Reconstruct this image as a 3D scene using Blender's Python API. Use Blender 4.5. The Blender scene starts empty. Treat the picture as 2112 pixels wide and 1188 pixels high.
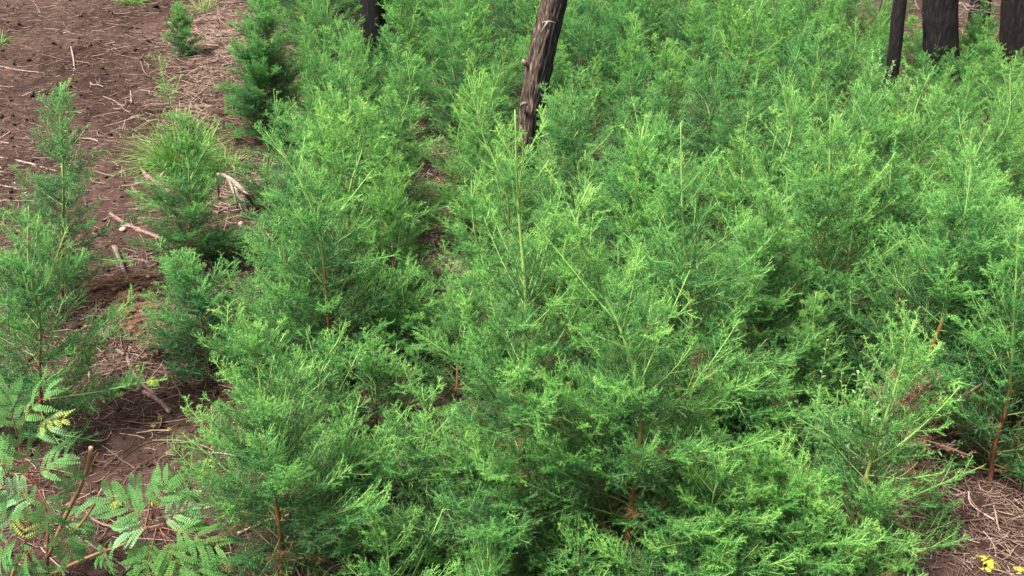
import bpy, math, random
import numpy as np
from mathutils import Vector

# ------------------------------------------------------------------ camera, sky, sun, exposure
scene = bpy.context.scene
PITCH = math.radians(24.0); CAMZ = 2.4; FPX = 2073.0; PW, PH = 2112.0, 1188.0
cam_data = bpy.data.cameras.new("camera"); cam = bpy.data.objects.new("camera", cam_data)
scene.collection.objects.link(cam); scene.camera = cam
cam.location = (0, 0, CAMZ); cam.rotation_euler = (math.pi/2 - PITCH, 0, 0)
cam_data.sensor_width = 36.0; cam_data.lens = 36.0*FPX/PW
cam_data.clip_start = 0.05; cam_data.clip_end = 1500

SUN_EL, SUN_AZ = math.radians(58), math.radians(-125)     # azimuth from +Y clockwise
world = bpy.data.worlds.new("World"); scene.world = world; world.use_nodes = True
nt = world.node_tree; nt.nodes.clear()
sky = nt.nodes.new("ShaderNodeTexSky"); sky.sky_type = 'NISHITA'; sky.sun_disc = False
sky.sun_elevation = SUN_EL; sky.sun_rotation = SUN_AZ; sky.air_density = 1.0; sky.dust_density = 3.0; sky.ozone_density = 1.0
bgn = nt.nodes.new("ShaderNodeBackground"); bgn.inputs[1].default_value = 0.11
hs = nt.nodes.new("ShaderNodeHueSaturation"); hs.inputs['Saturation'].default_value = 0.3
wo = nt.nodes.new("ShaderNodeOutputWorld")
nt.links.new(sky.outputs[0], hs.inputs['Color']); nt.links.new(hs.outputs[0], bgn.inputs[0]); nt.links.new(bgn.outputs[0], wo.inputs[0])
sl = bpy.data.lights.new("sun", 'SUN'); sl.energy = 4.6; sl.angle = math.radians(8); sl.color = (1.0, 0.96, 0.88)
so = bpy.data.objects.new("sun", sl); scene.collection.objects.link(so)
sd = Vector((math.sin(SUN_AZ)*math.cos(SUN_EL), math.cos(SUN_AZ)*math.cos(SUN_EL), math.sin(SUN_EL)))
so.rotation_euler = sd.to_track_quat('Z', 'Y').to_euler(); so.location = sd*20
scene.view_settings.view_transform = 'Standard'; scene.view_settings.look = 'None'
scene.view_settings.exposure = 1.65; scene.view_settings.gamma = 1.0
cy = scene.cycles
cy.max_bounces = 6; cy.diffuse_bounces = 4; cy.transmission_bounces = 4; cy.glossy_bounces = 2; cy.transparent_max_bounces = 4

C = scene.collection
R_ = np.random.RandomState

# ------------------------------------------------------------------ terrain
_tab = R_(11).rand(256, 256).astype(np.float64)
def vnoise(x, y, s, ox=0.0):
    x = np.asarray(x, float)/s + 37.3 + ox; y = np.asarray(y, float)/s + 91.7 + ox*1.7
    xi = np.floor(x).astype(int); yi = np.floor(y).astype(int); fx = x-xi; fy = y-yi
    fx = fx*fx*(3-2*fx); fy = fy*fy*(3-2*fy)
    a = _tab[xi & 255, yi & 255]; b = _tab[(xi+1) & 255, yi & 255]; c = _tab[xi & 255, (yi+1) & 255]; d = _tab[(xi+1) & 255, (yi+1) & 255]
    return (a*(1-fx)+b*fx)*(1-fy) + (c*(1-fx)+d*fx)*fy - 0.5
def ssm(t):
    t = np.clip(t, 0, 1); return t*t*(3-2*t)
def terr(x, y):
    x = np.asarray(x, float); y = np.asarray(y, float)
    near = np.clip(y-4.5, 0, 14)
    z = 0.085*near*ssm((-x-0.2)/2.6)
    z = z + 0.10*vnoise(x, y, 1.7) + 0.05*vnoise(x, y, .6, 3) 
    far = ssm((np.hypot(x, y)-25)/60)
    return z + far*3*vnoise(x, y, 40, 7)
def terr_full(x, y):
    n1 = vnoise(x, y, .16, 5); n2 = vnoise(x, y, .07, 9); n3 = vnoise(x, y, .035, 2)
    lump = np.maximum(0, n2)**1.3
    return terr(x, y) + 0.045*n1 + 0.10*lump + 0.020*n3 + 0.04*np.maximum(0, vnoise(x, y, .11, 21)-.15)

cp, sp = math.cos(PITCH), math.sin(PITCH)
def ray(px, py):
    a = (px-PW/2)/FPX; b = -(py-PH/2)/FPX
    return np.array([a, cp + b*sp, -sp + b*cp])
def gp(px, py):
    d = ray(px, py); d = d/d[1]; t = 1.2
    while t < 60:
        if CAMZ + d[2]*t < terr(d[0]*t, t): break
        t += 0.02
    return np.array([d[0]*t, t, float(terr(d[0]*t, t))])
def at(px, py, Y):
    d = ray(px, py); t = Y/d[1]; return np.array([d[0]*t, Y, CAMZ + d[2]*t])
def proj(p):
    v = np.array(p) - np.array([0, 0, CAMZ]); f = v[1]*cp - v[2]*sp; u = v[1]*sp + v[2]*cp
    return PW/2 + FPX*v[0]/f, PH/2 - FPX*u/f

# ------------------------------------------------------------------ mesh helpers
def tri_mesh(name, V, F, mi=None, age=None, smooth=False):
    V = np.ascontiguousarray(V, dtype=np.float32); F = np.ascontiguousarray(F, dtype=np.int32)
    me = bpy.data.meshes.new(name); n = len(F); k = F.shape[1]
    me.vertices.add(len(V)); me.vertices.foreach_set("co", V.ravel())
    me.loops.add(n*k); me.loops.foreach_set("vertex_index", F.ravel())
    me.polygons.add(n); me.polygons.foreach_set("loop_start", np.arange(0, n*k, k, dtype=np.int32))
    if mi is not None: me.polygons.foreach_set("material_index", np.ascontiguousarray(mi, dtype=np.int32))
    if smooth: me.polygons.foreach_set("use_smooth", np.ones(n, dtype=bool))
    if age is not None:
        at_ = me.attributes.new("age", 'FLOAT', 'POINT'); at_.data.foreach_set("value", np.ascontiguousarray(age, dtype=np.float32))
    me.update(); me.validate(); return me
def link(name, me, mats=(), parent=None):
    o = bpy.data.objects.new(name, me); C.objects.link(o)
    for m in mats: me.materials.append(m)
    if parent: o.parent = parent
    return o
def tag(o, label=None, cat=None, group=None, kind=None):
    if label: o['label'] = label
    if cat: o['category'] = cat
    if group: o['group'] = group
    if kind: o['kind'] = kind
    return o
def empty(name, loc, rz=0.0):
    o = bpy.data.objects.new(name, None); C.objects.link(o); o.location = tuple(float(c) for c in loc); o.rotation_euler = (0, 0, rz)
    o.empty_display_size = 0.1; return o
def norm(v): return v/np.maximum(np.linalg.norm(v, axis=-1, keepdims=True), 1e-9)
def perp(T):
    ref = np.where(np.abs(T[..., 2:3]) > 0.9, np.array([1.0, 0, 0]), np.array([0, 0, 1.0]))
    u = norm(np.cross(T, ref)); return u, np.cross(T, u)

class Acc:
    def __init__(s): s.V = []; s.F = []; s.M = []; s.A = []; s.n = 0
    def add(s, V, F, m, age):
        s.V.append(V.reshape(-1, 3)); s.F.append(F + s.n); s.M.append(np.full(len(F), m)); s.A.append(np.broadcast_to(age, (len(V.reshape(-1, 3)),)).copy()); s.n += len(V.reshape(-1, 3))
    def mesh(s, name, smooth=False):
        return tri_mesh(name, np.concatenate(s.V), np.concatenate(s.F), np.concatenate(s.M), np.concatenate(s.A), smooth)
    def tubes(s, P, Rr, S, m, age, cap=True):
        """P (N,K,3) curves, Rr (N,K) radii, age (N,K)"""
        N, K, _ = P.shape
        T = np.gradient(P, axis=1); T = norm(T); u, v = perp(T)
        ang = np.arange(S)*2*np.pi/S
        ring = P[:, :, None, :] + Rr[:, :, None, None]*(np.cos(ang)[None, None, :, None]*u[:, :, None, :] + np.sin(ang)[None, None, :, None]*v[:, :, None, :])
        base = (np.arange(N)*K*S)[:, None, None]; kk = (np.arange(K-1)*S)[None, :, None]; ss_ = np.arange(S)[None, None, :]; sn = (ss_+1) % S
        a = base+kk+ss_; b = base+kk+sn; c = b+S; d = a+S
        F = np.concatenate([np.stack([a, b, c], -1).reshape(-1, 3), np.stack([a, c, d], -1).reshape(-1, 3)])
        if cap and S >= 3:
            for kx in (0, K-1):
                bb = (np.arange(N)*K*S + kx*S)
                for q in range(1, S-1):
                    t = np.stack([bb, bb+q, bb+q+1], -1)
                    F = np.concatenate([F, t if kx else t[:, ::-1]])
        s.add(ring, F, m, np.repeat(age.reshape(-1), S))

def resample(pts, K):
    pts = np.asarray(pts, float); n = len(pts)
    if n > 2:   # catmull-rom densify
        q = [];
        P = np.vstack([2*pts[0]-pts[1], pts, 2*pts[-1]-pts[-2]])
        for i in range(1, n):
            for t in np.linspace(0, 1, 8, endpoint=False):
                q.append(0.5*((2*P[i]) + (-P[i-1]+P[i+1])*t + (2*P[i-1]-5*P[i]+4*P[i+1]-P[i+2])*t*t + (-P[i-1]+3*P[i]-3*P[i+1]+P[i+2])*t**3))
        q.append(pts[-1]); pts = np.array(q)
    l = np.r_[0, np.cumsum(np.linalg.norm(np.diff(pts, axis=0), axis=1))]
    s = np.linspace(0, l[-1], K)
    return np.stack([np.interp(s, l, pts[:, i]) for i in range(3)], 1)
def on_curve(P, idx, s):
    K = P.shape[1]; f = s*(K-1); i = np.clip(f.astype(int), 0, K-2); w = (f-i)[:, None]
    a = P[idx, i]; b = P[idx, i+1]; return a*(1-w)+b*w, norm(b-a)
def grow(p0, d0, L, K, curl, wob, rng, upv=np.array([0, 0, 1.0])):
    N = len(p0); P = np.zeros((N, K, 3)); P[:, 0] = p0; d = d0.copy(); st = (L/(K-1))[:, None]
    for k in range(1, K):
        d = norm(d + upv*np.reshape(curl, (-1, 1))/(K-1) + rng.normal(0, wob/(K-1)**.5, (N, 3)))
        P[:, k] = P[:, k-1] + d*st
    return P

# ------------------------------------------------------------------ materials
def mat(name):
    m = bpy.data.materials.new(name); m.use_nodes = True; return m, m.node_tree, m.node_tree.nodes['Principled BSDF']
def ramp(nt, stops, src, interp='LINEAR'):
    r = nt.nodes.new('ShaderNodeValToRGB'); r.color_ramp.interpolation = interp
    e = r.color_ramp.elements
    while len(e) < len(stops): e.new(0.5)
    for i, (p, c) in enumerate(stops): e[i].position = p; e[i].color = (*c, 1)
    nt.links.new(src, r.inputs[0]); return r
def attr_mat(name, stops, transl=0.0, rough=0.6, tint=True, spec=0.3):
    m, nt, b = mat(name)
    a = nt.nodes.new('ShaderNodeAttribute'); a.attribute_name = 'age'
    r = ramp(nt, stops, a.outputs['Fac']); col = r.outputs[0]
    if tint:
        oi = nt.nodes.new('ShaderNodeObjectInfo'); mx = nt.nodes.new('ShaderNodeMix'); mx.data_type = 'RGBA'; mx.blend_type = 'MULTIPLY'
        mx.inputs['Factor'].default_value = 1; nt.links.new(col, mx.inputs['A']); nt.links.new(oi.outputs['Color'], mx.inputs['B']); col = mx.outputs['Result']
    nt.links.new(col, b.inputs['Base Color']); b.inputs['Roughness'].default_value = rough; b.inputs['Specular IOR Level'].default_value = spec
    if transl > 0:
        t = nt.nodes.new('ShaderNodeBsdfTranslucent'); nt.links.new(col, t.inputs[0]); ms = nt.nodes.new('ShaderNodeMixShader'); ms.inputs[0].default_value = transl
        out = nt.nodes['Material Output']; nt.links.new(b.outputs[0], ms.inputs[1]); nt.links.new(t.outputs[0], ms.inputs[2]); nt.links.new(ms.outputs[0], out.inputs[0])
    return m
M_needle = attr_mat('needle_green', [(0, (.13, .085, .04)), (.05, (.10, .075, .035)), (.10, (.013, .064, .030)), (.4, (.050, .205, .048)), (.75, (.138, .385, .072)), (1, (.345, .580, .145))], .42, .45)  # darkest green is old needles with shade between crowns put into the colour
M_twig = attr_mat('twig_bark', [(0, (.075, .028, .018)), (.28, (.15, .065, .03)), (.46, (.10, .17, .04)), (1, (.26, .42, .11))], 0, .5, tint=False)
M_dead = attr_mat('dead_needle', [(0, (.10, .055, .035)), (.5, (.21, .12, .075)), (1, (.34, .22, .15))], .2, .8)
M_grass = attr_mat('grass_blade', [(0, (.05, .15, .02)), (.5, (.10, .27, .03)), (.8, (.20, .38, .06)), (1, (.40, .36, .20))], .3, .5, False)
M_litter = attr_mat('dry_litter', [(0, (.035, .020, .016)), (.5, (.13, .080, .060)), (.85, (.27, .19, .15)), (1, (.34, .25, .20))], 0, .85, False, .15)
M_leaf = attr_mat('bipinnate_leaf', [(0, (.026, .105, .024)), (.5, (.060, .195, .048)), (.8, (.11, .27, .055)), (1, (.25, .34, .06))], .3, .5, False)
M_stemr = attr_mat('red_brown_stem', [(0, (.10, .045, .03)), (.5, (.17, .10, .045)), (.8, (.20, .06, .035)), (1, (.55, .38, .22))], 0, .6, False)
M_lance = attr_mat('lance_leaf', [(0, (.06, .16, .05)), (.5, (.16, .32, .12)), (1, (.28, .42, .20))], .3, .7, False, .12)
M_herb = attr_mat('yellow_herb', [(0, (.22, .24, .03)), (.6, (.45, .40, .04)), (1, (.60, .55, .09))], .25, .6, False)
M_pink = attr_mat('pink_petal', [(0, (.35, .10, .30)), (1, (.60, .30, .50))], .3, .6, False)
def wood_mat(name, stops, sc=(14, 14, 1.6), bump=.6, dist=.01):
    m, nt, b = mat(name); tc = nt.nodes.new('ShaderNodeTexCoord'); mp = nt.nodes.new('ShaderNodeMapping'); mp.inputs['Scale'].default_value = sc
    nt.links.new(tc.outputs['Object'], mp.inputs[0]); n = nt.nodes.new('ShaderNodeTexNoise'); n.inputs['Scale'].default_value = 3; n.inputs['Detail'].default_value = 8; n.inputs['Roughness'].default_value = .7
    nt.links.new(mp.outputs[0], n.inputs[0]); r = ramp(nt, stops, n.outputs[0]); nt.links.new(r.outputs[0], b.inputs['Base Color'])
    b.inputs['Roughness'].default_value = .8; b.inputs['Specular IOR Level'].default_value = .2
    bp = nt.nodes.new('ShaderNodeBump'); bp.inputs['Strength'].default_value = bump; bp.inputs['Distance'].default_value = dist
    nt.links.new(n.outputs[0], bp.inputs['Height']); nt.links.new(bp.outputs[0], b.inputs['Normal']); return m
M_pale = wood_mat('pale_dry_wood', [(.3, (.07, .05, .04)), (.5, (.18, .135, .11)), (.7, (.38, .31, .25))], (20, 20, 20), .4, .003)
M_brownw = wood_mat('dark_dry_wood', [(.3, (.05, .028, .024)), (.5, (.14, .085, .075)), (.72, (.30, .21, .18))], (30, 30, 30), .5, .003)
M_char = wood_mat('charred_bark', [(.36, (.002, .002, .002)), (.55, (.007, .006, .006)), (.70, (.035, .028, .026))], (14, 14, 3), 1, .02)
M_charred = wood_mat('rusty_charred_bark', [(.36, (.002, .002, .002)), (.56, (.009, .006, .005)), (.72, (.050, .026, .021))], (14, 14, 3), 1, .02)
M_orange = wood_mat('split_orange_wood', [(.3, (.35, .16, .07)), (.7, (.65, .42, .25))], (20, 20, 20), .3, .003)
M_stone = wood_mat('pale_stone', [(.3, (.12, .09, .075)), (.7, (.34, .27, .22))], (20, 20, 20), .3, .003)

# main trunk bark: charcoal one side, weathered grey-brown bark streaks on the other
def bark_mat():
    m, nt, b = mat('half_burnt_bark'); tc = nt.nodes.new('ShaderNodeTexCoord')
    def noise(sc, s, det=8, rough=.65):
        mp = nt.nodes.new('ShaderNodeMapping'); mp.inputs['Scale'].default_value = sc; nt.links.new(tc.outputs['Object'], mp.inputs[0])
        n = nt.nodes.new('ShaderNodeTexNoise'); n.inputs['Scale'].default_value = s; n.inputs['Detail'].default_value = det; n.inputs['Roughness'].default_value = rough
        nt.links.new(mp.outputs[0], n.inputs[0]); return n
    n1 = noise((1, 1, .13), 55); n2 = noise((1, 1, .35), 9, 4)
    cstreak = ramp(nt, [(.38, (.010, .007, .006)), (.50, (.045, .030, .022)), (.60, (.11, .08, .06)), (.72, (.34, .28, .23))], n1.outputs[0])
    cchar = ramp(nt, [(.40, (.008, .007, .007)), (.58, (.028, .023, .022)), (.72, (.10, .08, .07))], n1.outputs[0])
    a = nt.nodes.new('ShaderNodeAttribute'); a.attribute_name = 'age'
    ad = nt.nodes.new('ShaderNodeMath'); ad.operation = 'MULTIPLY_ADD'; nt.links.new(n2.outputs[0], ad.inputs[0]); ad.inputs[1].default_value = 1.0; nt.links.new(a.outputs['Fac'], ad.inputs[2])
    mr = nt.nodes.new('ShaderNodeMapRange'); mr.inputs[1].default_value = .88; mr.inputs[2].default_value = 1.12; nt.links.new(ad.outputs[0], mr.inputs[0])
    mx = nt.nodes.new('ShaderNodeMix'); mx.data_type = 'RGBA'; nt.links.new(mr.outputs[0], mx.inputs['Factor']); nt.links.new(cchar.outputs[0], mx.inputs['A']); nt.links.new(cstreak.outputs[0], mx.inputs['B'])
    nt.links.new(mx.outputs['Result'], b.inputs['Base Color']); b.inputs['Roughness'].default_value = .85; b.inputs['Specular IOR Level'].default_value = .2
    bp = nt.nodes.new('ShaderNodeBump'); bp.inputs['Strength'].default_value = 1; bp.inputs['Distance'].default_value = .012
    nt.links.new(n1.outputs[0], bp.inputs['Height']); nt.links.new(bp.outputs[0], b.inputs['Normal']); return m
M_bark = bark_mat()

def soil_mat():
    m, nt, b = mat('bare_soil'); tc = nt.nodes.new('ShaderNodeTexCoord')
    def noise(s, det=6, r=.6):
        n = nt.nodes.new('ShaderNodeTexNoise'); n.inputs['Scale'].default_value = s; n.inputs['Detail'].default_value = det; n.inputs['Roughness'].default_value = r
        nt.links.new(tc.outputs['Object'], n.inputs[0]); return n
    n1 = noise(1.1, 4); n2 = noise(26, 8, .75)
    r1 = ramp(nt, [(.35, (.026, .0145, .011)), (.65, (.056, .034, .027))], n1.outputs[0])
    r2 = ramp(nt, [(.32, (.45, .42, .42)), (.52, (.95, .92, .90)), (.70, (1.7, 1.6, 1.5))], n2.outputs[0])
    mx = nt.nodes.new('ShaderNodeMix'); mx.data_type = 'RGBA'; mx.blend_type = 'MULTIPLY'; mx.inputs['Factor'].default_value = 1
    nt.links.new(r1.outputs[0], mx.inputs['A']); nt.links.new(r2.outputs[0], mx.inputs['B']); nt.links.new(mx.outputs['Result'], b.inputs['Base Color'])
    b.inputs['Roughness'].default_value = .95; b.inputs['Specular IOR Level'].default_value = .1
    bp = nt.nodes.new('ShaderNodeBump'); bp.inputs['Strength'].default_value = .9; bp.inputs['Distance'].default_value = .012
    nt.links.new(n2.outputs[0], bp.inputs['Height']); nt.links.new(bp.outputs[0], b.inputs['Normal']); return m
M_soil = soil_mat()

# ------------------------------------------------------------------ ground: one sheet to the horizon
def axis(lo, hi, step, far):
    mid = np.arange(lo, hi+1e-6, step); out = []; s = step; x = hi
    while x < far: s *= 1.18; x += s; out.append(x)
    o2 = []; s = step; x = lo
    while x > -far: s *= 1.18; x -= s; o2.append(x)
    return np.r_[np.array(o2[::-1]), mid, np.array(out)]
ax = axis(-7.5, 8.0, .028, 700); ay = axis(1.6, 15.5, .028, 700)
X, Y = np.meshgrid(ax, ay); Z = terr_full(X, Y); nx, ny = len(ax), len(ay)
I = (np.arange(ny-1)[:, None]*nx + np.arange(nx-1)[None, :]).ravel()
g = tri_mesh('ground', np.stack([X, Y, Z], -1).reshape(-1, 3), np.stack([I, I+1, I+nx+1, I+nx], 1), smooth=True)
tag(link('ground', g, [M_soil]), kind='structure')

# ------------------------------------------------------------------ sapling generator
LOD = {  # l2 spacing, l3 spacing, needle step, needles per node, length, width, twig sides
    'near': (.0185, .0112, .0056, 3, .0115, .0018, 3),
    'mid':  (.023, .0150, .0078, 3, .0135, .0024, 3),
    'far':  (.030, .024, .0112, 3, .0160, .0035, 3)}
def gen_sapling(seed, leader, H, Rad, lod='near', dens=1.0, elev=(3, 54), opn=0.0, low=.05):
    """leader (K,3) local curve from the base to the tip; returns (trunk mesh, crown mesh)"""
    rng = R_(seed); sp2, sp3, nst, npn, nl, nw, S = LOD[lod]
    K0 = len(leader); A = Acc()
    r0 = .0074*H**.8 + .002
    tt = np.linspace(0, 1, K0); rad0 = r0*(1-tt)**.88 + .0013
    tr = Acc(); tage = np.clip(.12 + 1.0*(tt-.20), .08, .74) + R_(seed+9).normal(0, .04, K0)
    tr.tubes(leader[None], rad0[None], 8 if lod == 'near' else 5, 0, tage[None])
    # ---- primary branches
    n1 = int(54*H**.6*dens); t1 = np.sort(low + (.945-low)*rng.rand(n1)**1.12)
    if opn > 0: t1 = t1[(t1 < .45) | (rng.rand(n1) > .45*opn)]; n1 = len(t1)
    az = np.arange(n1)*2.399 + rng.normal(0, .5, n1)
    p1, T1 = on_curve(leader[None], np.zeros(n1, int), t1)
    prof = np.clip((t1-low)/.18+.55, 0, 1)*(1.02-t1)**.98*1.12
    L1 = Rad*1.12*(prof*(.62+.55*rng.rand(n1))) + .025 + .02*rng.rand(n1)
    big = (rng.rand(n1) > .90) & (t1 > .3); L1 = np.where(big, np.minimum(L1*1.3+.03, .40), np.minimum(L1, .62))
    el = np.radians(elev[0] + (elev[1]-elev[0])*t1**.8 + rng.normal(0, 9, n1) + big*14)
    d1 = np.stack([np.cos(az)*np.cos(el), np.sin(az)*np.cos(el), np.sin(el)], 1)
    d1 = norm(d1 + .35*(T1-np.array([0, 0, 1])))
    tipboost = np.where(big, .25, 0)
    K1 = 9; P1 = grow(p1, d1, L1, K1, rng.uniform(-.1, .7, n1), .09, rng)
    tint1 = rng.normal(0, .07, n1)
    s1 = np.linspace(0, 1, K1)
    r1 = (.0010 + .0062*L1[:, None]*(1-s1)[None])
    a1 = np.clip(.40 + .42*s1[None]*1.0 + .45*(t1[:, None]-.35) + tipboost[:, None], .05, 1)
    A.tubes(P1, np.minimum(r1, .0065), S, 1, a1, cap=False)
    # ---- secondary
    def children(P, L, spc, s0, s1_, jit, seedcap=None):
        n = np.maximum(1, (L*(s1_-s0)/spc + rng.rand(len(L))).astype(int)); idx = np.repeat(np.arange(len(L)), n)
        k = np.arange(n.sum()) - np.repeat(np.cumsum(n)-n, n)
        s = s0 + (s1_-s0)*(k + .5 + rng.uniform(-jit, jit, len(k)))/n[idx]; return idx, np.clip(s, 0, .995), k
    i2, s2, k2 = children(P1, L1, sp2/dens*np.where(big, 2.0, 1.0)*(1+opn*ssm((t1-.40)/.2)), .07, .97, .5)
    p2, T2 = on_curve(P1, i2, s2); u, v = perp(T2)
    ph = (k2 % 2)*np.pi + rng.normal(0, .55, len(k2)); ang = np.radians(rng.uniform(34, 58, len(k2)))
    d2 = norm(T2*np.cos(ang)[:, None] + (u*np.cos(ph)[:, None] + v*np.sin(ph)[:, None])*np.sin(ang)[:, None] + np.array([0, 0, .12]))
    L2 = (.030 + .34*L1[i2]*(1-s2)**.8)*rng.uniform(.4, 1.3, len(i2)); L2 = np.clip(L2, .02, .18)
    K2 = 5; P2 = grow(p2, d2, L2, K2, rng.uniform(-.05, .55, len(L2)), .11, rng)
    tv = np.linspace(0, 1, K2)
    age_shade = np.clip(.30 + .40*(t1[i2]-.35) + .46*(s2-.5) + tint1[i2] + tipboost[i2]*.6 + rng.normal(0, .07, len(i2)), .12, .92)  # growth age, plus crown-interior shade painted in as darker inner sprays
    age_shade = np.where((rng.rand(len(i2)) < .05) & (t1[i2] < .5) & (s2 < .6), -.2, age_shade)
    A.tubes(P2, np.minimum(.0007 + .006*L2[:, None]*(1-tv)[None], .0022), S, 1, np.clip(.35+.5*s2[:, None]+.3*tv[None], 0, 1), cap=False)
    # ---- tertiary
    i3, s3, k3 = children(P2, L2, sp3/dens, .10, .95, .5)
    p3, T3 = on_curve(P2, i3, s3); u, v = perp(T3)
    ph = (k3 % 2)*np.pi + rng.normal(0, .55, len(k3)); ang = np.radians(rng.uniform(34, 56, len(k3)))
    d3 = norm(T3*np.cos(ang)[:, None] + (u*np.cos(ph)[:, None] + v*np.sin(ph)[:, None])*np.sin(ang)[:, None])
    L3 = (.014 + .42*L2[i3]*(1-s3))*rng.uniform(.5, 1.3, len(i3)); L3 = np.clip(L3, .010, .075)
    P3 = grow(p3, d3, L3, 3, rng.uniform(-.05, .25, len(L3)), .06, rng)
    if lod != 'far':
        A.tubes(P3, np.full((len(L3), 3), .00055), 3, 1, np.repeat(np.clip(age_shade[i3]+.25, 0, 1)[:, None], 3, 1), cap=False)
    # ---- needles
    def needles(P, L, age, step, s0, lenf, n_each, tipf=.55, tipage=.28):
        n = np.maximum(2, (L*(1-s0)/step).astype(int)); idx = np.repeat(np.arange(len(L)), n); k = np.arange(n.sum()) - np.repeat(np.cumsum(n)-n, n)
        s = s0 + (1-s0)*(k+.5+rng.uniform(-.4, .4, len(k)))/n[idx]; s = np.clip(s, 0, .999)
        p, T = on_curve(P, idx, s); u, v = perp(T); ph0 = k*1.9 + rng.rand(len(k))*1.2
        for q in range(n_each):
            ph = ph0 + q*2*np.pi/n_each; a = np.radians(rng.uniform(38, 72, len(k)))
            side = u*np.cos(ph)[:, None] + v*np.sin(ph)[:, None]
            d = norm(T*np.cos(a)[:, None] + side*np.sin(a)[:, None]); ln = nl*lenf*rng.uniform(.65, 1.2, len(k))*(1-(1-tipf)*np.clip(s*3-2, 0, 1))
            w = norm(np.cross(d, T) + rng.normal(0, .5, d.shape)); w = norm(w - d*np.sum(w*d, 1, keepdims=True))*(nw*.5)
            V = np.stack([p-w, p+w, p+d*ln[:, None]], 1); F = np.arange(len(k)*3).reshape(-1, 3)
            ag = np.where(age[idx] < 0, .02, np.clip(age[idx] + tipage*(s-.4) + rng.normal(0, .05, len(k)), .10, 1))
            A.add(V, F, 0, np.repeat(ag, 3))
    needles(P3, L3, age_shade[i3], nst, .0, 1.0, npn)
    needles(P2, L2, age_shade, nst, .05, 1.0, npn)
    needles(P1, L1, np.clip(.42 + tint1 + .3*(t1-.3), 0, 1), nst*.9, .15, .85, 3, .5, .5)
    top = leader[None]; Lt = np.array([np.linalg.norm(np.diff(leader, axis=0), axis=1).sum()])
    needles(top, Lt, np.array([.35]), nst*.9, .55, .75, 3, .6, 1.0)
    return tr.mesh('sapling_trunk'), A.mesh('sapling_crown')

def wander(seed, H, amp=.03, lean=(0, 0)):
    rng = R_(seed); pts = [(0, 0, -.03)]
    for k in range(1, 6):
        t = k/5; pts.append((lean[0]*t*H + rng.normal(0, amp)*t, lean[1]*t*H + rng.normal(0, amp)*t, H*t))
    return resample(pts, 26)
def put_sapling(meshes, loc, rz, sc, tint, label, group=None, cat='sapling', deadm=None):
    e = empty('sapling', loc, rz); e.scale = (sc, sc, sc); tag(e, label, cat, group)
    t = bpy.data.objects.new('trunk', meshes[0]); c = bpy.data.objects.new('crown', meshes[1])
    for o in (t, c): C.objects.link(o); o.parent = e
    c.color = (*tint, 1); return e
def hero(seed, pts, tippx=None, Rad=.35, lod='near', dens=1.0, tint=(1, 1, 1), label='', Y=None, group=None, **kw):
    """pts: photo pixels from the foot to the tip, all at the depth of the foot"""
    b = gp(*pts[0]) if Y is None else at(*pts[0], Y)
    if Y is not None: b[2] = float(terr(b[0], b[1]))
    W = [b] + [at(px, py, b[1]) for px, py in pts[1:]]
    rng = R_(seed); dy = np.cumsum(rng.normal(0, .015, len(W)))
    loc = np.array([w - b for w in W]); loc[:, 1] += dy - dy[0]; loc[0, 2] -= .03
    H = loc[-1, 2]; L = resample(loc, 26)
    tm, cm = gen_sapling(seed, L, H, Rad, lod, dens, **kw)
    for me, ms in ((tm, [M_twig]), (cm, [M_needle, M_twig])):
        for m in ms: me.materials.append(m)
    return put_sapling((tm, cm), b, 0, 1, tint, label, group), b, H

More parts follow.
